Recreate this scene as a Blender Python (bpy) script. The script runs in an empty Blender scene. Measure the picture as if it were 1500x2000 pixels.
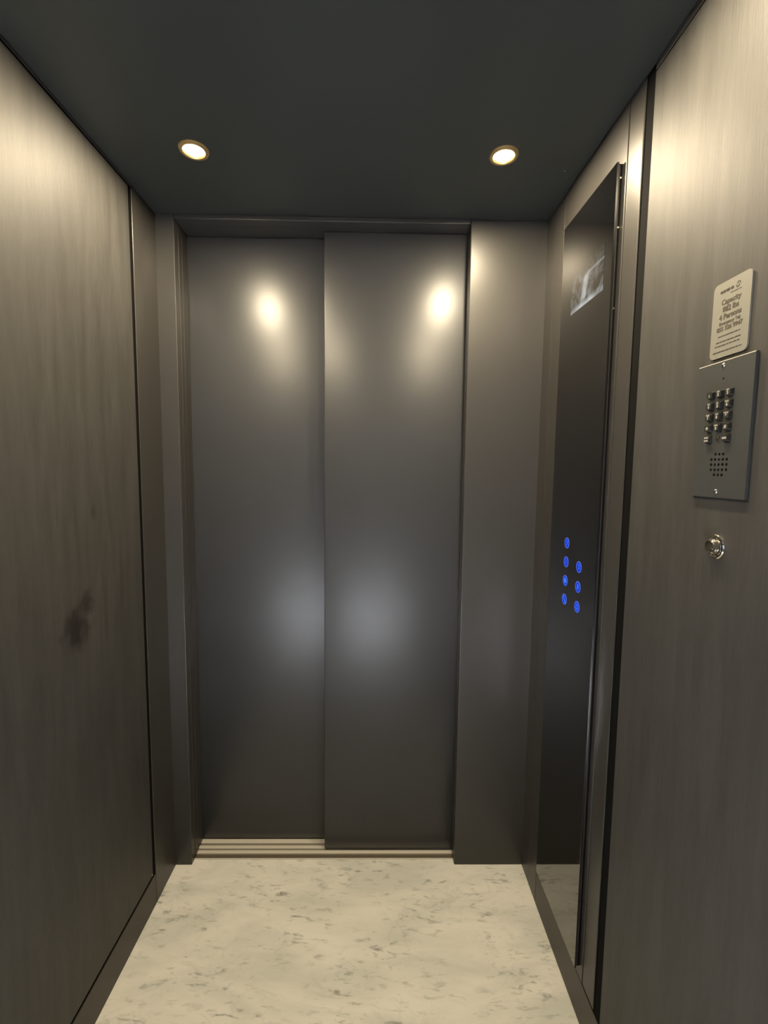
import bpy, bmesh, math, random
from mathutils import Vector, Matrix
random.seed(4)
S = bpy.context.scene
COL = S.collection
PI = math.pi

# ------------------------------------------------------------------ camera, world, exposure
F = 1.3485                      # camera height above the cabin floor
cam_d = bpy.data.cameras.new('camera')
cam = bpy.data.objects.new('camera', cam_d); COL.objects.link(cam)
cam_d.sensor_fit = 'HORIZONTAL'; cam_d.sensor_width = 36.0
cam_d.lens = 900.5 / 1500 * 36.0
cam_d.clip_start = 0.02
p_, y_, r_ = .0904, .0142, .0112
fwd = Vector((math.sin(y_)*math.cos(p_), math.cos(y_)*math.cos(p_), -math.sin(p_)))
r0 = Vector((math.cos(y_), -math.sin(y_), 0)); u0 = r0.cross(fwd)
rt = math.cos(r_)*r0 + math.sin(r_)*u0; up = rt.cross(fwd)
m = Matrix((rt, up, -fwd)).transposed().to_4x4()
m.translation = Vector((0, 0, F))
cam.matrix_world = m
S.camera = cam

w = bpy.data.worlds.new('world'); S.world = w; w.use_nodes = True
w.node_tree.nodes['Background'].inputs[0].default_value = (.35, .45, .6, 1)
w.node_tree.nodes['Background'].inputs[1].default_value = .02
S.view_settings.view_transform = 'Standard'
S.view_settings.look = 'None'
S.view_settings.gamma = 1.0
S.view_settings.use_curve_mapping = False
S.view_settings.exposure = 0.0

# brightness and tint of the cabin lamps and the added hall lights
DOWN_W = 9.8            # each ceiling spot of the cabin
DOWN_C = (1.0, .82, .56)
HALL_W = 105.0           # guessed cool hall spot, added for the pale patch mirrored in the doors
HALL_C = (.90, .92, 1.0)
HALL_FILL_W = 3.5            # cool ambient fill added to the hall, set in a guessed opening
HALL_FILL_C = (.55, .75, 1.0)

# ------------------------------------------------------------------ dimensions
XL, XR, YF = -.6743, .5072, 1.4664
ZC = 2.108
YR = .20                # open rear end of the cabin, just ahead of the photographer
OX0, OX1, OZ = -.621, .275, 2.094   # door opening

# ------------------------------------------------------------------ materials
def newmat(name):
    mt = bpy.data.materials.new(name); mt.use_nodes = True
    nt = mt.node_tree; b = nt.nodes['Principled BSDF']
    return mt, nt, b
def simple(name, col, rough=.4, metal=0.0, spec=.5, ior=1.5, bump=0, bscale=200, aniso=0):
    mt, nt, b = newmat(name)
    b.inputs['Base Color'].default_value = (*col, 1)
    b.inputs['Roughness'].default_value = rough
    b.inputs['Metallic'].default_value = metal
    b.inputs['Specular IOR Level'].default_value = spec
    b.inputs['IOR'].default_value = ior
    if bump:
        tc = nt.nodes.new('ShaderNodeTexCoord')
        n = nt.nodes.new('ShaderNodeTexNoise'); n.inputs['Scale'].default_value = bscale; n.inputs['Detail'].default_value = 3
        bp = nt.nodes.new('ShaderNodeBump'); bp.inputs['Strength'].default_value = bump; bp.inputs['Distance'].default_value = .001
        nt.links.new(tc.outputs['Object'], n.inputs['Vector'])
        nt.links.new(n.outputs['Fac'], bp.inputs['Height']); nt.links.new(bp.outputs['Normal'], b.inputs['Normal'])
        # faint variation of the sheen
        mr = nt.nodes.new('ShaderNodeMapRange'); mr.inputs['To Min'].default_value = rough*.94; mr.inputs['To Max'].default_value = rough*1.06
        n2 = nt.nodes.new('ShaderNodeTexNoise'); n2.inputs['Scale'].default_value = 6
        nt.links.new(tc.outputs['Object'], n2.inputs['Vector'])
        nt.links.new(n2.outputs['Fac'], mr.inputs['Value']); nt.links.new(mr.outputs['Result'], b.inputs['Roughness'])
    return mt
def emit(name, col, st):
    mt, nt, b = newmat(name)
    b.inputs['Base Color'].default_value = (0, 0, 0, 1)
    b.inputs['Emission Color'].default_value = (*col, 1)
    b.inputs['Emission Strength'].default_value = st
    return mt

M_PAINT = simple('anthracite_paint', (.050, .049, .046), .37, .25, .40, bump=.06, bscale=900)
M_DOOR = simple('door_paint', (.047, .049, .051), .35, .28, .42, bump=.06, bscale=900)
M_FRAME = simple('frame_paint', (.044, .042, .039), .38, .2, .38, bump=.05, bscale=900)
M_CEIL = simple('ceiling_paint', (.042, .046, .042), .36, .2, .5, bump=.05, bscale=700)
M_BLACK = simple('black_recess', (.003, .003, .003), .9, 0, .1)
M_SKIRT = simple('skirting_metal', (.036, .030, .025), .45, .15)
M_GLASS = simple('black_glass', (.004, .004, .0045), .03, 0, .5, 2.1)
M_ALU = simple('aluminium', (.66, .63, .55), .40, .3, bump=.1, bscale=300)
M_GROOVE = simple('sill_groove', (.15, .13, .10), .42, .5)
M_CHROME = simple('chrome', (.80, .77, .70), .12, 1.0)
M_PLATE = simple('brushed_plate', (.075, .078, .076), .40, .5)
M_SIGN = simple('sign_silver', (.215, .21, .18), .42, .2)
M_INK = simple('sign_ink', (.035, .030, .02), .6)
M_KEY = simple('key_plastic', (.006, .006, .005), .55)
M_LEGEND = simple('legend_paint', (.30, .295, .27), .6)
M_HALLWALL = simple('hall_wall', (.34, .36, .38), .8)
M_HALLFLOOR = simple('hall_floor', (.62, .62, .60), .5)
M_RING = simple('lamp_trim', (.60, .42, .18), .35, .8)  # gold tint stands in for the warm glow round the lamps
M_LENS = emit('lamp_lens', (1.0, .86, .58), 40)
M_BLUEF = emit('button_blue', (.0, .02, .52), 1.0)
M_BLUER = emit('button_ring_blue', (.07, .16, .80), 1.0)
M_BLUES = emit('button_symbol_blue', (.03, .22, 1.0), 1.1)
M_DARKGLASS = simple('led_dome', (.03, .028, .022), .15)

def wood(name, patches=None, side=1):
    mt, nt, b = newmat(name); N = nt.nodes; L = nt.links
    tc = N.new('ShaderNodeTexCoord')
    mp = N.new('ShaderNodeMapping'); mp.inputs['Scale'].default_value = (1, 11, 1.1)
    L.new(tc.outputs['Object'], mp.inputs['Vector'])
    n1 = N.new('ShaderNodeTexNoise'); n1.inputs['Scale'].default_value = 3.2; n1.inputs['Detail'].default_value = 7; n1.inputs['Roughness'].default_value = .62; n1.inputs['Distortion'].default_value = .35
    L.new(mp.outputs['Vector'], n1.inputs['Vector'])
    mp2 = N.new('ShaderNodeMapping'); mp2.inputs['Scale'].default_value = (1, 60, 3.4)
    L.new(tc.outputs['Object'], mp2.inputs['Vector'])
    n2 = N.new('ShaderNodeTexNoise'); n2.inputs['Scale'].default_value = 6; n2.inputs['Detail'].default_value = 5; n2.inputs['Roughness'].default_value = .7
    L.new(mp2.outputs['Vector'], n2.inputs['Vector'])
    cr = N.new('ShaderNodeValToRGB')
    cr.color_ramp.elements[0].position = .30; cr.color_ramp.elements[0].color = (.034, .033, .0305, 1)
    cr.color_ramp.elements[1].position = .72; cr.color_ramp.elements[1].color = (.052, .051, .047, 1)
    L.new(n1.outputs['Fac'], cr.inputs['Fac'])
    mx = N.new('ShaderNodeMix'); mx.data_type = 'RGBA'; mx.blend_type = 'MULTIPLY'; mx.inputs['Factor'].default_value = .5
    cr2 = N.new('ShaderNodeValToRGB')
    cr2.color_ramp.elements[0].position = .33; cr2.color_ramp.elements[0].color = (.72, .72, .72, 1)
    cr2.color_ramp.elements[1].position = .62; cr2.color_ramp.elements[1].color = (1.1, 1.1, 1.1, 1)
    L.new(n2.outputs['Fac'], cr2.inputs['Fac'])
    L.new(cr.outputs['Color'], mx.inputs[6]); L.new(cr2.outputs['Color'], mx.inputs[7])
    out = mx.outputs[2]
    if patches:
        # dark patches with ragged edges
        for (sy, sz, ry, rz, amt) in patches:
            mp3 = N.new('ShaderNodeMapping')
            mp3.inputs['Location'].default_value = (0, -sy/ry, -sz/rz)
            mp3.inputs['Scale'].default_value = (0, 1/ry, 1/rz)
            L.new(tc.outputs['Object'], mp3.inputs['Vector'])
            nn = N.new('ShaderNodeTexNoise'); nn.inputs['Scale'].default_value = 1.6; nn.inputs['Detail'].default_value = 4
            L.new(mp3.outputs['Vector'], nn.inputs['Vector'])
            va = N.new('ShaderNodeVectorMath'); va.operation = 'MULTIPLY_ADD'
            va.inputs[1].default_value = (0, 1.7, 1.7); va.inputs[2].default_value = (0, -.85, -.85)
            L.new(nn.outputs['Color'], va.inputs[0])
            ad = N.new('ShaderNodeVectorMath'); ad.operation = 'ADD'
            L.new(mp3.outputs['Vector'], ad.inputs[0]); L.new(va.outputs['Vector'], ad.inputs[1])
            ln = N.new('ShaderNodeVectorMath'); ln.operation = 'LENGTH'; L.new(ad.outputs['Vector'], ln.inputs[0])
            mr = N.new('ShaderNodeMapRange'); mr.inputs['From Min'].default_value = .35; mr.inputs['From Max'].default_value = 1.1
            mr.inputs['To Min'].default_value = amt; mr.inputs['To Max'].default_value = 0
            L.new(ln.outputs['Value'], mr.inputs['Value'])
            mm = N.new('ShaderNodeMix'); mm.data_type = 'RGBA'
            mm.inputs[7].default_value = (.012, .010, .009, 1)
            L.new(mr.outputs['Result'], mm.inputs['Factor']); L.new(out, mm.inputs[6]); out = mm.outputs[2]
    L.new(out, b.inputs['Base Color'])
    b.inputs['Roughness'].default_value = .56
    b.inputs['Specular IOR Level'].default_value = .38
    bp = N.new('ShaderNodeBump'); bp.inputs['Strength'].default_value = .28; bp.inputs['Distance'].default_value = .0012
    L.new(n2.outputs['Fac'], bp.inputs['Height']); L.new(bp.outputs['Normal'], b.inputs['Normal'])
    return mt
M_WOODL = wood('dark_oak_laminate_patchy', [(1.018, .985, .050, .060, .9), (1.062, 1.035, .026, .035, .75), (1.10, 1.24, .014, .022, .5)])
M_WOODR = wood('dark_oak_laminate')

def marble():
    mt, nt, b = newmat('white_marble'); N = nt.nodes; L = nt.links
    tc = N.new('ShaderNodeTexCoord')
    mp = N.new('ShaderNodeMapping'); mp.inputs['Rotation'].default_value = (0, 0, math.radians(35)); mp.inputs['Scale'].default_value = (1, 3.0, 1)
    L.new(tc.outputs['Object'], mp.inputs['Vector'])
    n1 = N.new('ShaderNodeTexNoise'); n1.inputs['Scale'].default_value = 3.5; n1.inputs['Detail'].default_value = 4; n1.inputs['Distortion'].default_value = .6
    L.new(mp.outputs['Vector'], n1.inputs['Vector'])
    base = N.new('ShaderNodeValToRGB')
    base.color_ramp.elements[0].position = .36; base.color_ramp.elements[0].color = (.51, .52, .475, 1)
    base.color_ramp.elements[1].position = .62; base.color_ramp.elements[1].color = (.635, .63, .585, 1)
    L.new(n1.outputs['Fac'], base.inputs['Fac'])
    # short grey flecks, thick in clouds
    n2 = N.new('ShaderNodeTexNoise'); n2.inputs['Scale'].default_value = 21; n2.inputs['Detail'].default_value = 7; n2.inputs['Roughness'].default_value = .62; n2.inputs['Distortion'].default_value = .35
    L.new(mp.outputs['Vector'], n2.inputs['Vector'])
    f1 = N.new('ShaderNodeMapRange'); f1.inputs['From Min'].default_value = .54; f1.inputs['From Max'].default_value = .70
    L.new(n2.outputs['Fac'], f1.inputs['Value'])
    n3 = N.new('ShaderNodeTexNoise'); n3.inputs['Scale'].default_value = 6.5; n3.inputs['Detail'].default_value = 3
    L.new(tc.outputs['Object'], n3.inputs['Vector'])
    f2 = N.new('ShaderNodeMapRange'); f2.inputs['From Min'].default_value = .38; f2.inputs['From Max'].default_value = .62; f2.inputs['To Min'].default_value = .1
    L.new(n3.outputs['Fac'], f2.inputs['Value'])
    mu = N.new('ShaderNodeMath'); mu.operation = 'MULTIPLY'; L.new(f1.outputs['Result'], mu.inputs[0]); L.new(f2.outputs['Result'], mu.inputs[1])
    # thin wandering veins
    mp4 = N.new('ShaderNodeMapping'); mp4.inputs['Rotation'].default_value = (0, 0, math.radians(-38)); mp4.inputs['Scale'].default_value = (1, 2.0, 1)
    L.new(tc.outputs['Object'], mp4.inputs['Vector'])
    n4 = N.new('ShaderNodeTexNoise'); n4.inputs['Scale'].default_value = 5; n4.inputs['Detail'].default_value = 8; n4.inputs['Distortion'].default_value = 1.4
    L.new(mp4.outputs['Vector'], n4.inputs['Vector'])
    s = N.new('ShaderNodeMath'); s.operation = 'SUBTRACT'; s.inputs[1].default_value = .5; L.new(n4.outputs['Fac'], s.inputs[0])
    a = N.new('ShaderNodeMath'); a.operation = 'ABSOLUTE'; L.new(s.outputs[0], a.inputs[0])
    f3 = N.new('ShaderNodeMapRange'); f3.inputs['From Min'].default_value = 0; f3.inputs['From Max'].default_value = .022; f3.inputs['To Min'].default_value = .16; f3.inputs['To Max'].default_value = 0
    L.new(a.outputs[0], f3.inputs['Value'])
    m2 = N.new('ShaderNodeMath'); m2.operation = 'MULTIPLY'; L.new(f3.outputs['Result'], m2.inputs[0]); L.new(f2.outputs['Result'], m2.inputs[1])
    sm = N.new('ShaderNodeMath'); sm.operation = 'MAXIMUM'; L.new(mu.outputs[0], sm.inputs[0]); L.new(m2.outputs[0], sm.inputs[1])
    sc = N.new('ShaderNodeMath'); sc.operation = 'MULTIPLY'; sc.inputs[1].default_value = 1.0; L.new(sm.outputs[0], sc.inputs[0])
    mx = N.new('ShaderNodeMix'); mx.data_type = 'RGBA'; mx.inputs[7].default_value = (.17, .18, .155, 1)
    L.new(sc.outputs[0], mx.inputs['Factor']); L.new(base.outputs['Color'], mx.inputs[6])
    L.new(mx.outputs[2], b.inputs['Base Color'])
    b.inputs['Roughness'].default_value = .5
    b.inputs['Specular IOR Level'].default_value = .3
    return mt
M_MARBLE = marble()

def screen_mat():
    # blurred picture on the lift display: grey-green field, pale upright shape, bright lower edge
    mt, nt, b = newmat('display_picture'); N = nt.nodes; L = nt.links
    tc = N.new('ShaderNodeTexCoord'); sp = N.new('ShaderNodeSeparateXYZ'); L.new(tc.outputs['Object'], sp.inputs[0])
    def mth(op, a, c):
        n = N.new('ShaderNodeMath'); n.operation = op
        for i, v in enumerate((a, c)):
            if isinstance(v, (int, float)): n.inputs[i].default_value = v
            elif v is not None: L.new(v, n.inputs[i])
        return n.outputs[0]
    def rng(v, a, c, d, e):
        n = N.new('ShaderNodeMapRange'); n.interpolation_type = 'SMOOTHSTEP'
        for i, q in zip((1, 2, 3, 4), (a, c, d, e)): n.inputs[i].default_value = q
        L.new(v, n.inputs[0]); return n.outputs[0]
    # u: 0 far .. 1 near; v: 0 bottom .. 1 top
    u = mth('MULTIPLY', mth('SUBTRACT', 1.2245-1.155, sp.outputs['Y']), 1/.171)
    v = mth('MULTIPLY', mth('SUBTRACT', sp.outputs['Z'], 1.751-.13), 1/.101)
    n1 = N.new('ShaderNodeTexNoise'); n1.inputs['Scale'].default_value = 30; n1.inputs['Detail'].default_value = 2; n1.inputs['Distortion'].default_value = 1.0
    L.new(tc.outputs['Object'], n1.inputs['Vector'])
    nz = rng(n1.outputs['Fac'], .35, .75, 0, .22)
    nz = mth('MULTIPLY', nz, rng(v, .45, 1.0, 1, .15))
    lo = rng(v, .02, .16, .55, 0); lo = mth('MULTIPLY', lo, rng(mth('ABSOLUTE', mth('SUBTRACT', u, .45), None), .05, .5, 1, .35))
    ax = mth('ADD', mth('MULTIPLY', v, .18), .38)
    st = rng(mth('ABSOLUTE', mth('SUBTRACT', u, ax), None), .03, .12, .42, 0); st = mth('MULTIPLY', st, rng(mth('ABSOLUTE', mth('SUBTRACT', v, .42), None), .2, .34, 1, 0))
    ba = rng(mth('ABSOLUTE', mth('SUBTRACT', v, .70), None), .01, .05, .20, 0); ba = mth('MULTIPLY', ba, rng(u, .5, .6, 0, 1))
    tot = mth('ADD', mth('ADD', nz, lo), mth('ADD', st, ba))
    cr = N.new('ShaderNodeValToRGB'); e = cr.color_ramp.elements
    e[0].position = 0; e[0].color = (0, 0, 0, 1); e[1].position = 1; e[1].color = (.78, .82, .84, 1)
    L.new(tot, cr.inputs['Fac'])
    b.inputs['Base Color'].default_value = (.004, .004, .004, 1)
    b.inputs['Roughness'].default_value = .05
    b.inputs['IOR'].default_value = 2.1
    L.new(cr.outputs['Color'], b.inputs['Emission Color'])
    b.inputs['Emission Strength'].default_value = .85
    return mt
M_SCREEN = screen_mat()

# ------------------------------------------------------------------ helpers
def box(bm, x0, x1, y0, y1, z0, z1, bev=0, seg=2):
    r = bmesh.ops.create_cube(bm, size=1)
    vs = r['verts']
    for v in vs:
        v.co = Vector(((x0+x1)/2 + v.co.x*(x1-x0), (y0+y1)/2 + v.co.y*(y1-y0), (z0+z1)/2 + v.co.z*(z1-z0)))
    if bev:
        es = list({e for v in vs for e in v.link_edges})
        bmesh.ops.bevel(bm, geom=es, offset=bev, segments=seg, affect='EDGES', profile=.5)
def lathe(bm, prof, mat, n=40, cap=True):
    """prof: (radius, height) pairs turned about local z, placed by mat"""
    rings = []
    for (r, h) in prof:
        if r < 1e-7:
            rings.append([bm.verts.new(mat @ Vector((0, 0, h)))])
        else:
            rings.append([bm.verts.new(mat @ Vector((r*math.cos(2*PI*i/n), r*math.sin(2*PI*i/n), h))) for i in range(n)])
    for a, b in zip(rings, rings[1:]):
        for i in range(n):
            j = (i+1) % n
            if len(a) == 1 and len(b) == 1: continue
            if len(a) == 1: bm.faces.new((a[0], b[j], b[i]))
            elif len(b) == 1: bm.faces.new((a[i], a[j], b[0]))
            else: bm.faces.new((a[i], a[j], b[j], b[i]))
def prism(bm, pts, h0, h1, mat):
    a = [bm.verts.new(mat @ Vector((x, y, h0))) for x, y in pts]
    b = [bm.verts.new(mat @ Vector((x, y, h1))) for x, y in pts]
    n = len(pts)
    bm.faces.new(b); bm.faces.new(list(reversed(a)))
    for i in range(n): bm.faces.new((a[i], a[(i+1) % n], b[(i+1) % n], b[i]))
def rrect(wd, ht, r, n=6):
    pts = []
    for cx, cy, a0 in ((wd/2-r, ht/2-r, 0), (-wd/2+r, ht/2-r, 90), (-wd/2+r, -ht/2+r, 180), (wd/2-r, -ht/2+r, 270)):
        for i in range(n+1):
            a = math.radians(a0+90*i/n); pts.append((cx+r*math.cos(a), cy+r*math.sin(a)))
    return pts
def build(name, bm, mat, parent=None, smooth=False, org=None):
    bmesh.ops.recalc_face_normals(bm, faces=bm.faces)
    me = bpy.data.meshes.new(name); bm.to_mesh(me); bm.free()
    me.materials.append(mat)
    if smooth:
        for p in me.polygons: p.use_smooth = True
        try: me.set_sharp_from_angle(angle=math.radians(35))
        except Exception: pass
    o = bpy.data.objects.new(name, me); COL.objects.link(o)
    if parent: o.parent = parent
    return o
def struct(o): o['kind'] = 'structure'; return o
def thing(name, label, cat, loc, group=None):
    o = bpy.data.objects.new(name, None); COL.objects.link(o); o.location = loc; o.empty_display_size = .02
    o['label'] = label; o['category'] = cat
    if group: o['group'] = group
    return o
# a frame on the right wall: local x runs towards the viewer (-Y), local y up, local z out into the cabin (-X)
WALLROT = Matrix(((0, 0, -1, 0), (-1, 0, 0, 0), (0, 1, 0, 0), (0, 0, 0, 1)))
def onwall(loc): return Matrix.Translation(Vector(loc)) @ WALLROT
I4 = Matrix.Identity(4)
_txt = {}
def text_into(bm, s, size, mat, bold=0.0, depth=.00015, ax='CENTER', xs=1.0):
    cu = bpy.data.curves.new('t', 'FONT'); cu.body = s; cu.size = size; cu.align_x = ax; cu.align_y = 'CENTER'
    cu.extrude = depth; cu.offset = bold; cu.resolution_u = 3
    o = bpy.data.objects.new('t', cu); COL.objects.link(o)
    bpy.context.view_layer.update()
    me = bpy.data.meshes.new_from_object(o.evaluated_get(bpy.context.evaluated_depsgraph_get()))
    bpy.data.objects.remove(o); bpy.data.curves.remove(cu)
    me.transform(mat @ Matrix.Diagonal((xs, 1, 1, 1)))
    bm.from_mesh(me); bpy.data.meshes.remove(me)

# ------------------------------------------------------------------ cabin shell
bm = bmesh.new(); box(bm, XL-.04, XR+.04, YR-.02, 1.4885, -.03, 0)
struct(build('floor', bm, M_MARBLE))
bm = bmesh.new(); box(bm, XL-.04, XR+.04, YR-.02, YF+.2, ZC, ZC+.03)
ceil = struct(build('ceiling', bm, M_CEIL))
bm = bmesh.new(); lathe(bm, [(0, -.0012), (.0015, -.0008), (.002, 0)], Matrix.Translation((.4655, 1.235, ZC)), 12)
build('screw', bm, M_CHROME, ceil, True)

# left wall: painted metal shell, dark recess behind the joints, timber panel
bm = bmesh.new(); box(bm, XL-.04, XL-.003, YR, YF, 0, ZC)
wl = struct(build('wall_left', bm, M_BLACK))
bm = bmesh.new(); box(bm, XL-.0029, XL, YR+.01, 1.3115, .1085, 2.0975, .0012)
pl = build('timber_panel', bm, M_WOODL, wl)
bm = bmesh.new(); lathe(bm, [(0, .0012), (.0018, .0008), (.0022, 0)], Matrix.Translation((XL, 1.306, .1145)) @ Matrix.Rotation(PI/2, 4, 'Y'), 12)
build('screw', bm, M_CHROME, pl, True)
bm = bmesh.new(); box(bm, XL-.0029, XL+.0005, 1.3275, 1.3765, .0, ZC, .0022, 3)
struct(build('trim_1', bm, M_FRAME))
bm = bmesh.new(); box(bm, XL-.0029, XL-.001, 1.3775, YF, .0, ZC, .0018, 3)
struct(build('trim_2', bm, M_FRAME))
bm = bmesh.new(); box(bm, XL-.0029, XL+.001, YR+.01, 1.327, 2.1035, ZC, .001)
struct(build('trim_3', bm, M_FRAME))
bm = bmesh.new(); box(bm, XL-.0029, XL, YR+.01, 1.327, 0, .0985, .0012)
struct(build('baseboard_left', bm, M_SKIRT))

# right wall
bm = bmesh.new(); box(bm, XR+.003, XR+.04, YR, YF, 0, ZC)
wr = struct(build('wall_right', bm, M_BLACK))
bm = bmesh.new(); box(bm, XR, XR+.0029, YR+.01, .9165, .119, 2.089, .0012)
build('timber_panel', bm, M_WOODR, wr)
bm = bmesh.new(); box(bm, XR, XR+.0029, .9475, 1.0025, .115, ZC-.001, .002, 3)
struct(build('trim_4', bm, M_FRAME))
bm = bmesh.new(); box(bm, XR-.0008, XR+.0029, 1.0040, 1.3270, .113, ZC-.002, .0015, 3)
struct(build('trim_5', bm, M_FRAME))
bm = bmesh.new(); box(bm, XR, XR+.0029, 1.3285, 1.3950, 0, ZC-.001, .0022, 3)
struct(build('trim_6', bm, M_FRAME))
bm = bmesh.new(); box(bm, XR+.001, XR+.0029, 1.3962, YF, 0, ZC, .0018, 3)
struct(build('trim_7', bm, M_FRAME))
bm = bmesh.new(); box(bm, XR, XR+.0029, YR+.01, .9165, 2.0925, ZC, .001)
struct(build('trim_8', bm, M_FRAME))
bm = bmesh.new(); box(bm, XR, XR+.0029, YR+.01, 1.3275, 0, .109, .0012)
struct(build('baseboard_right', bm, M_SKIRT))

# front wall: two returns and a narrow header round the opening
bm = bmesh.new()
box(bm, XL-.04, OX0, YF, YF+.028, 0, ZC, .0018, 3)
wf = struct(build('wall_front', bm, M_PAINT))
bm = bmesh.new(); box(bm, OX1, XR+.04, YF, YF+.030, 0, ZC, .003, 3)
build('return_panel', bm, M_PAINT, wf)
bm = bmesh.new(); box(bm, OX0+.0008, OX1-.0008, YF, YF+.030, OZ, ZC, .002, 3)
build('header_panel', bm, M_PAINT, wf)
# jambs behind the returns (stepped) and the soffit
bm = bmesh.new()
box(bm, XL-.04, OX0-.004, YF+.0285, YF+.034, 0, ZC, 0)
box(bm, XL-.04, OX0-.001, YF+.034, YF+.058, 0, ZC, .0018, 3)
box(bm, XL-.04, OX0-.006, YF+.058, YF+.064, 0, ZC, 0)
box(bm, XL-.04, OX0-.003, YF+.064, YF+.1055, 0, ZC, .0018, 3)
struct(build('trim_9', bm, M_FRAME))
bm = bmesh.new(); box(bm, OX1+.002, XR+.04, YF+.0302, YF+.06, 0, ZC, .001)
struct(build('trim_10', bm, M_FRAME))
bm = bmesh.new(); box(bm, OX0-.006, OX1+.002, YF+.0302, YF+.2, OZ+.002, ZC, 0)
struct(build('trim_11', bm, M_FRAME))

# sill: extruded aluminium with running grooves
bm = bmesh.new()
zs = [(1.4890, 1.4920, .0020), (1.4915, 1.5135, -.004), (1.5135, 1.5270, .000), (1.5270, 1.5345, -.008), (1.5345, 1.5480, .000), (1.5480, 1.5570, -.010), (1.5570, 1.66, .001)]
for a, b_, z in zs:
    if z >= 0: box(bm, OX0-.05, OX1+.25, a, b_, -.03, z, 0)
sill = struct(build('trim_12', bm, M_ALU))
for a, b_, z in zs:
    if z < 0:
        bm = bmesh.new(); box(bm, OX0-.05, OX1+.25, a, b_, -.03, z, 0)
        build('groove', bm, M_GROOVE, sill)
bm = bmesh.new(); lathe(bm, [(0, .0012), (.0015, .0008), (.0018, 0)], Matrix.Translation((-.463, 1.503, -.004)), 12)
build('screw', bm, M_CHROME, sill, True)
# closed shaft side behind the leaves
bm = bmesh.new(); box(bm, XL-.04, XR+.04, 1.66, 1.68, -.03, ZC+.03)
struct(build('wall_shaft', bm, M_BLACK))

# two-leaf telescopic sliding door
door = bpy.data.objects.new('door_1', None); COL.objects.link(door); door.location = (-.17, 1.56, 0); struct(door)
off = Matrix.Translation((.17, -1.56, 0))
def leaf(x0, x1, yf, z0, lab):
    bm = bmesh.new(); box(bm, x0, x1, yf, yf+.028, z0, OZ+.0015, .0022, 3); bm.transform(off)
    o = build('door_leaf', bm, M_DOOR, door, True); o['label'] = lab; return o
leaf(-.640, -.120, 1.574, .006, 'far left door leaf standing behind the other')
leaf(-.1765, .330, 1.5284, .006, 'near right door leaf overlapping the left one')

# ------------------------------------------------------------------ hall behind the photographer (seen only as reflection)
HX0, HX1, HY0, HZ = -1.7, 1.5, -2.6, 2.5
def pl_box(name, *a, mat=None): 
    bm = bmesh.new(); box(bm, *a); return struct(build(name, bm, mat))
pl_box('floor_hall', HX0, HX1, HY0, YR-.021, -.03, 0, mat=M_HALLFLOOR)
pl_box('ceiling_hall', HX0, HX1, HY0, YR-.021, HZ, HZ+.03, mat=M_HALLWALL)
pl_box('wall_hall_back', HX0, HX1, HY0-.03, HY0, -.03, HZ+.03, mat=M_HALLWALL)
pl_box('wall_hall_right', HX1, HX1+.03, HY0, YR, -.03, HZ+.03, mat=M_HALLWALL)
bm = bmesh.new()
wy0, wy1, wz0, wz1 = -2.0, -1.0, .9, 2.1
for a in ((HY0, wy0, -.03, HZ+.03), (wy1, YR, -.03, HZ+.03), (wy0, wy1, -.03, wz0), (wy0, wy1, wz1, HZ+.03)):
    box(bm, HX0-.03, HX0, a[0], a[1], a[2], a[3])
struct(build('wall_hall_left', bm, M_HALLWALL))
bm = bmesh.new()
for a in ((wy0, wy0+.04, wz0, wz1), (wy1-.04, wy1, wz0, wz1), (wy0, wy1, wz0, wz0+.04), (wy0, wy1, wz1-.04, wz1)):
    box(bm, HX0-.03, HX0+.01, *a)
struct(build('added_window_1', bm, M_LEGEND))  # guessed frame, added to hold the hall's fill light
bm = bmesh.new()
box(bm, HX0, XL-.041, YR-.02, YR+.03, -.03, HZ+.03)
box(bm, XR+.041, HX1, YR-.02, YR+.03, -.03, HZ+.03)
box(bm, XL-.041, XR+.041, YR-.02, YR+.03, ZC+.031, HZ+.03)
struct(build('wall_hall_front', bm, M_HALLWALL))
def area(name, loc, rot, sx, sy, wt, col, shape='RECTANGLE', spread=PI):
    l = bpy.data.lights.new(name, 'AREA'); l.shape = shape; l.size = sx
    if shape == 'RECTANGLE': l.size_y = sy
    l.energy = wt; l.color = col; l.spread = spread
    o = bpy.data.objects.new(name, l); COL.objects.link(o); o.location = loc; o.rotation_euler = rot
    return o
area('added_hall_fill', (HX0-.02, (wy0+wy1)/2, (wz0+wz1)/2), (0, -PI/2, 0), 1.15, .95, HALL_FILL_W, HALL_FILL_C)  # unseen fill light added for the hall's cool ambient

# ------------------------------------------------------------------ recessed ceiling spots
def lamp_parts(root):
    bm = bmesh.new()
    lathe(bm, [(.0236, .0), (.0236, -.0012), (.0262, -.0045), (.0300, -.0052), (.0335, -.0035), (.0350, 0)], I4, 48)
    build('trim_ring', bm, M_RING, root, True)
    bm = bmesh.new()
    lathe(bm, [(0, -.0022), (.016, -.0020), (.0235, -.0008), (.0235, 0)], I4, 48)
    build('lens', bm, M_LENS, root, True)
def copy_thing(o, loc, label):
    c = o.copy(); COL.objects.link(c); c.location = loc; c['label'] = label
    for ch in o.children:
        d = ch.copy(); COL.objects.link(d); d.parent = c
        for g in ch.children:
            e = g.copy(); COL.objects.link(e); e.parent = d
    return c
G = 'ceiling spots of the cabin'
lamp = thing('ceiling_spotlight', 'lit round ceiling spotlight on the left, near the wall with the dark patch', 'ceiling light', (-.4486, 1.185, ZC), G)
lamp_parts(lamp)
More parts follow.
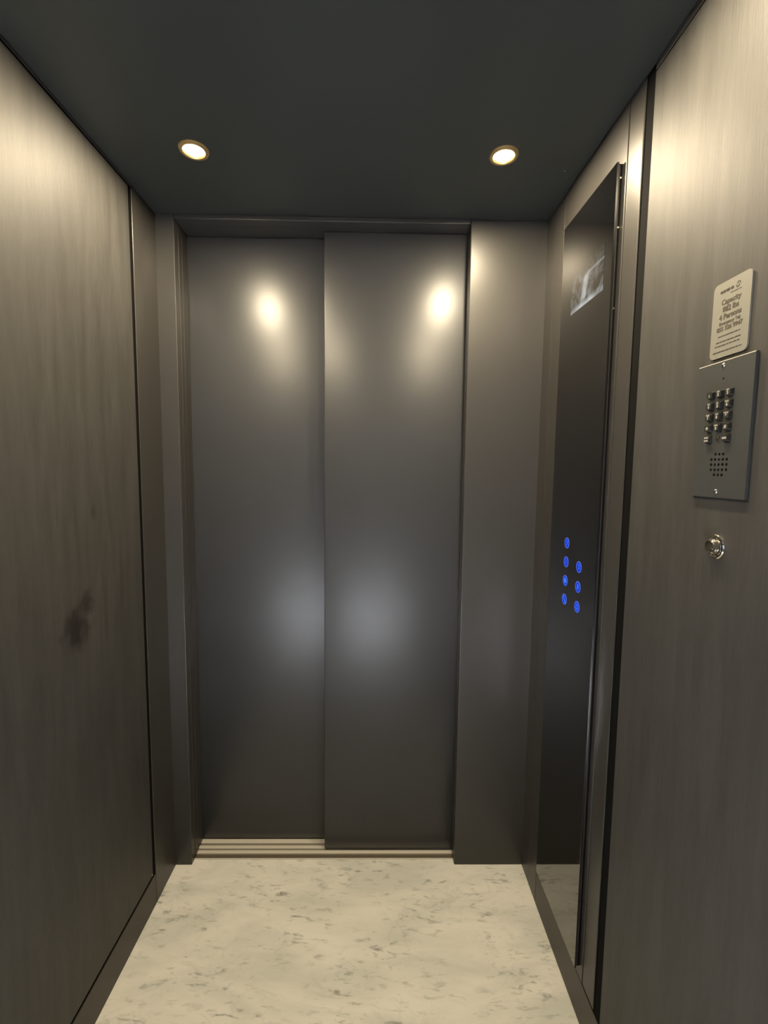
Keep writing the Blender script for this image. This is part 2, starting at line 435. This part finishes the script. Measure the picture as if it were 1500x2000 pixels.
lamps = [lamp,
    copy_thing(lamp, (.2962, 1.181, ZC), 'lit round ceiling spotlight on the right, near the button panel'),
    copy_thing(lamp, (-.4486, .72, ZC), 'ceiling spotlight at the left, above and out of the picture, mirrored in the doors'),
    copy_thing(lamp, (.2962, .72, ZC), 'ceiling spotlight at the right, above and out of the picture, mirrored in the doors')]
for i, o in enumerate(lamps):
    l = area('spotlight_beam', (o.location.x, o.location.y, ZC-.006), (0, 0, 0), .044, .044, DOWN_W, DOWN_C, 'DISK', PI)
hl = copy_thing(lamp, (-.25, -.72, HZ), 'guessed ceiling spotlight added in the hall outside the cabin'); hl['group'] = 'added hall spots'
area('added_hall_beam', (-.25, -.72, HZ-.006), (0, 0, 0), .05, .05, HALL_W, HALL_C, 'DISK', math.radians(33))  # narrow beam added to brighten the hall floor that the doors mirror

# ------------------------------------------------------------------ lift operating panel
GX = .4935
PY, PZ = 1.155, 1.07
panel = thing('lift_control_panel', 'tall glossy black glass lift control panel with blue lit buttons on the right wall', 'control panel', (XR-.0008, PY, .13))
def loc(bm, root): bm.transform(Matrix.Translation(-Vector(root.location))); return bm
bm = bmesh.new(); box(bm, GX+.0045, XR-.0008, 1.0205, 1.2900, .142, 1.993, .0008)
build('backing_frame', loc(bm, panel), M_BLACK, panel)
bm = bmesh.new(); box(bm, GX, GX+.0045, 1.0180, 1.2925, .140, 1.995, .0002, 1)
build('glass_front', loc(bm, panel), M_GLASS, panel)
bm = bmesh.new()
box(bm, GX+.0055, GX+.0075, 1.0192, 1.0206, .145, 1.99)
build('edge_strip', loc(bm, panel), M_FRAME, panel)
for z in (1.965, 1.865, 1.70):
    bm = bmesh.new(); lathe(bm, [(0, .0016), (.0022, .0012), (.0028, 0)], Matrix.Translation((GX+.0095, 1.0204, z)) @ Matrix.Rotation(PI/2, 4, 'X'), 16)
    build('screw', loc(bm, panel), M_CHROME, panel, True)
# display behind the glass face
dy0, dy1, dz0, dz1 = 1.0535, 1.2245, 1.7510, 1.852
bm = bmesh.new(); box(bm, GX-.0004, GX+.0002, dy0, dy1, dz0, dz1)
disp = build('display', loc(bm, panel), M_SCREEN, panel); disp['label'] = 'small landscape display with a blurred pale picture'
def stroke(bm, p, q, w0, w1, M, h0=0, h1=.0002):
    p, q = Vector(p), Vector(q); d = (q-p).normalized(); n = Vector((-d.y, d.x))
    prism(bm, [tuple(p+n*w0/2), tuple(p-n*w0/2), tuple(q-n*w1/2), tuple(q+n*w1/2)], h0, h1, M)
BR = .0140
def button(y, z, kind, lab):
    W = onwall((GX, y, z))
    bm = bmesh.new(); lathe(bm, [(0, .0003), (BR*.86, .0003), (BR*.86, 0)], W, 36)
    b = build('button', loc(bm, panel), M_BLUEF, panel); b['label'] = lab
    bm = bmesh.new(); lathe(bm, [(BR*.85, .0003), (BR*.85, .0006), (BR, .0006), (BR, 0)], W, 36)
    build('button_ring', loc(bm, panel), M_BLUER, b)
    bm = bmesh.new()
    W2 = onwall((GX-.0004, y, z))
    if kind in '321B':
        text_into(bm, kind, .017, W2, .0001)
    elif kind == 'open':
        prism(bm, [(-.0088, 0), (-.0022, .0065), (-.0022, -.0065)], 0, .0003, W2)
        prism(bm, [(.0088, 0), (.0022, -.0065), (.0022, .0065)], 0, .0003, W2)
        prism(bm, [(-.0010, -.0078), (.0010, -.0078), (.0010, .0078), (-.0010, .0078)], 0, .0003, W2)
    elif kind == 'phone':
        stroke(bm, (-.0048, .0058), (.0048, -.0058), .0026, .0026, W2, 0, .0003)
        stroke(bm, (-.0068, .0052), (-.0022, .0078), .0032, .0032, W2, 0, .00032)
        stroke(bm, (.0022, -.0078), (.0068, -.0052), .0032, .0032, W2, 0, .00032)
    else:
        pts = [(-.0066, -.0045), (-.0046, -.0020), (-.0038, .0030), (-.0014, .0058), (0, .0072), (.0014, .0058), (.0038, .0030), (.0046, -.0020), (.0066, -.0045)]
        for p, q in zip(pts, pts[1:]+pts[:1]): stroke(bm, p, q, .0013, .0013, W2, 0, .0003)
        prism(bm, [(-.0017, -.0060), (.0017, -.0060), (.0010, -.0078), (-.0010, -.0078)], 0, .0003, W2)
    build('symbol', loc(bm, panel), M_BLUES, b)
YA, YB, dz = 1.1800, 1.1035, .0497
button(YA, 1.1655, '3', 'blue lit touch button marked 3')
button(YA, 1.1655-dz, '1', 'blue lit touch button marked 1')
button(YA, 1.1655-2*dz, 'open', 'blue lit door-open touch button')
button(YA, 1.1655-3*dz, 'phone', 'blue lit touch button with a telephone handset')
button(YB, 1.1180, '2', 'blue lit touch button marked 2')
button(YB, 1.1180-dz, 'B', 'blue lit touch button marked B')
button(YB, 1.1180-2*dz, 'bell', 'blue lit touch button with an alarm bell')

# ------------------------------------------------------------------ capacity sign
sg = thing('capacity_sign', 'pale silver capacity plaque with rounded corners on the right wall above the keypad', 'sign', (XR, .680, 1.5195))
W = onwall((XR, .680, 1.574))
bm = bmesh.new(); prism(bm, rrect(.072, .1085, .008), 0, .0025, W)
build('plaque', loc(bm, sg), M_SIGN, sg)
bm = bmesh.new()
WS = onwall((XR-.0026, .680, 1.574))
def line(s, y, size, bold=0, xs=1.0): text_into(bm, s, size, WS @ Matrix.Translation((0, y, 0)), bold, .0001, 'CENTER', xs)
line('Capacity', .0245, .0106, .0003)
line('882 lbs', .0140, .0106, .0004)
line('4 Persons', .0035, .0106, .0004)
line('Emergency Tel:', -.0055, .0066, .0002)
line('855 326 9947', -.0135, .0088, .0003)
build('lettering', loc(bm, sg), M_INK, sg)
# maker's mark and the small print, too fine to read: broken rules of uneven letters
bm = bmesh.new()
def fine(x0, x1, y, h):
    x = x0
    while x < x1:
        wlen = random.uniform(.0035, .0085); e = min(x+wlen, x1); q = x
        while q < e-.0003:
            stroke(bm, (q, y), (q+.0006, y), h*random.uniform(.55, 1), h*random.uniform(.55, 1), WS, 0, .0002); q += .00085
        x = e+.0011
for nm, a in (('maker_name', (-.022, .004, .0405, .0045)), ('maker_line', (-.002, .018, .0345, .0012)), ('small_print', (-.021, .021, -.0235, .0017)),
              ('small_print', (-.024, .023, -.0315, .0018)), ('small_print', (-.026, .022, -.0370, .0018)), ('small_print', (-.029, .027, -.0455, .0018))):
    bm = bmesh.new(); fine(*a); build(nm, loc(bm, sg), M_INK, sg)
bm = bmesh.new()
for a0, cx, cy in ((0, .0125, .0425), (PI, .0110, .0405)):
    pts = [(cx+.0026*math.cos(a0+t*PI*1.15/8-.3), cy+.0026*math.sin(a0+t*PI*1.15/8-.3)) for t in range(9)]
    for p, q in zip(pts, pts[1:]): stroke(bm, p, q, .0013, .0013, WS, 0, .0002)
build('emblem', loc(bm, sg), M_INK, sg)

# ------------------------------------------------------------------ emergency telephone keypad
kp = thing('emergency_phone_keypad', 'dark metal emergency phone plate with black number keys and speaker holes on the right wall', 'keypad', (XR, .6785, 1.3135))
KY, KZ0, KZ1 = .6785, 1.3135, 1.5130
PT = .0050
HR = .0024
# plate: a real perforated sheet (holes cut as octagonal openings in a quad grid)
def plate_with_holes(bm, y0, y1, z0, z1, holes, xf, xb, r):
    """front face triangulated round the holes, with hole walls and an outer rim"""
    outer = [(y0, z0), (y1, z0), (y1, z1), (y0, z1)]
    def add_loop(pts, x): return [bm.verts.new((x, a, b)) for a, b in pts]
    n = 12
    fo = add_loop(outer, xf); bo = add_loop(outer, xb)
    edges = []
    for i in range(4): edges.append(bm.edges.new((fo[i], fo[(i+1) % 4])))
    for hy, hz, hr in holes:
        pts = [(hy+hr*math.cos(2*PI*i/n), hz+hr*math.sin(2*PI*i/n)) for i in range(n)]
        f = add_loop(pts, xf); b = add_loop(pts, xb)
        for i in range(n):
            edges.append(bm.edges.new((f[i], f[(i+1) % n])))
            bm.faces.new((f[i], b[i], b[(i+1) % n], f[(i+1) % n]))
    bmesh.ops.triangle_fill(bm, use_beauty=True, use_dissolve=False, edges=edges)
    for i in range(4):
        bm.faces.new((fo[i], bo[i], bo[(i+1) % 4], fo[(i+1) % 4]))
cy, cz, sp = .6770, 1.3622, .0076
holes = []
for r, cols in ((2, 1), (1, 2), (0, 2), (-1, 2), (-2, 1)):
    for c in range(-cols, cols+1): holes.append((cy + c*sp, cz + r*sp, HR))
holes.append((.6800, 1.4870, .0016))
bm = bmesh.new(); plate_with_holes(bm, .6240, .7330, KZ0, KZ1, holes, XR-PT, XR-.0006, HR)
build('face_plate', loc(bm, kp), M_PLATE, kp)
bm = bmesh.new(); box(bm, XR-.0006, XR, .6260, .7310, KZ0+.002, KZ1-.002)
build('back_plate', loc(bm, kp), M_BLACK, kp)
bm = bmesh.new(); box(bm, XR-PT-.0003, XR-PT+.001, .6240, .7330, KZ1-.0011, KZ1+.0001)
build('edge_glint', loc(bm, kp), M_ALU, kp)  # pale strip stands in for lamp light caught on the plate's bevel
rows = ['123', '456', '789', '*0#', 'a b']
sub = {'2': 'ABC', '3': 'DEF', '4': 'GHI', '5': 'JKL', '6': 'MNO', '7': 'PQRS', '8': 'TUV', '9': 'WXYZ', '0': 'OPER'}
KX = XR-PT
for i, rr in enumerate(rows):
    for j, c in enumerate(rr):
        y = .7000 - .0183*j; z = 1.4655 - .0163*i
        W = onwall((KX, y, z))
        if c == ' ':
            bm = bmesh.new(); lathe(bm, [(0, .0020), (.0022, .0016), (.0034, .0004), (.0036, 0)], W, 20)
            build('indicator_lamp', loc(bm, kp), M_DARKGLASS, kp, True); continue
        bm = bmesh.new()
        # key cap tapering to a smaller top
        a = rrect(.0126, .0112, .0016, 3); b = rrect(.0104, .0090, .0016, 3)
        va = [bm.verts.new(W @ Vector((x, q, 0))) for x, q in a]; vb = [bm.verts.new(W @ Vector((x, q, .0050))) for x, q in b]
        nn = len(a); bm.faces.new(vb)
        for k in range(nn): bm.faces.new((va[k], va[(k+1) % nn], vb[(k+1) % nn], vb[k]))
        key = build('key', loc(bm, kp), M_KEY, kp)
        T = onwall((KX-.0051, y, z)); bm = bmesh.new()
        if c == 'a':
            for q in (.0022, -.0022): stroke(bm, (-.0042, q), (.0042, q), .0026, .0026, T, 0, .0002)
        elif c == 'b':
            stroke(bm, (-.0042, 0), (.0042, 0), .0030, .0030, T, 0, .0002)
        elif c == '*':
            for k in range(3):
                a_ = k*PI/3+.5; stroke(bm, (-.0026*math.cos(a_), -.0026*math.sin(a_)), (.0026*math.cos(a_), .0026*math.sin(a_)), .0013, .0013, T, 0, .0002+k*.00002)
        elif c == '#':
            text_into(bm, '#', .0070, T, .0003, .0001)
        else:
            text_into(bm, c, .0060, T @ Matrix.Translation((0, -.0014, 0)), .0004, .0001)
            if c in sub: text_into(bm, sub[c], .0030, T @ Matrix.Translation((0, .0030, 0)), .0002, .0001)
        build('legend', loc(bm, kp), M_LEGEND, key)
for (y, z) in ((.6825, 1.5068), (.6790, 1.3225)):
    bm = bmesh.new(); lathe(bm, [(0, .0020), (.0016, .0019), (.0030, .0009), (.0034, 0)], onwall((KX, y, z)), 20)
    build('screw', loc(bm, kp), M_CHROME, kp, True)

# ------------------------------------------------------------------ key switch
ks = thing('key_switch', 'round chrome key switch on the right wall below the keypad', 'key switch', (XR, .6765, 1.2400))
W = onwall((XR, .6765, 1.2400))
bm = bmesh.new(); lathe(bm, [(.0185, 0), (.0185, .0012), (.0172, .0026), (.0150, .0030), (.0138, .0016), (.0120, .0012)], W, 48)
build('bezel', loc(bm, ks), M_CHROME, ks, True)
bm = bmesh.new(); lathe(bm, [(.0122, 0), (.0120, .0065), (.0112, .0090), (.0092, .0102), (.0078, .0098)], W, 40)
build('barrel', loc(bm, ks), M_CHROME, ks, True)
bm = bmesh.new(); lathe(bm, [(0, .0090), (.0070, .0092), (.0080, .0096)], W, 32)
core = build('lock_core', loc(bm, ks), M_DARKGLASS, ks, True)
bm = bmesh.new(); stroke(bm, (-.0038, .0038), (.0038, -.0038), .0016, .0016, W, .0091, .0099)
build('key_slot', loc(bm, ks), M_CHROME, core)
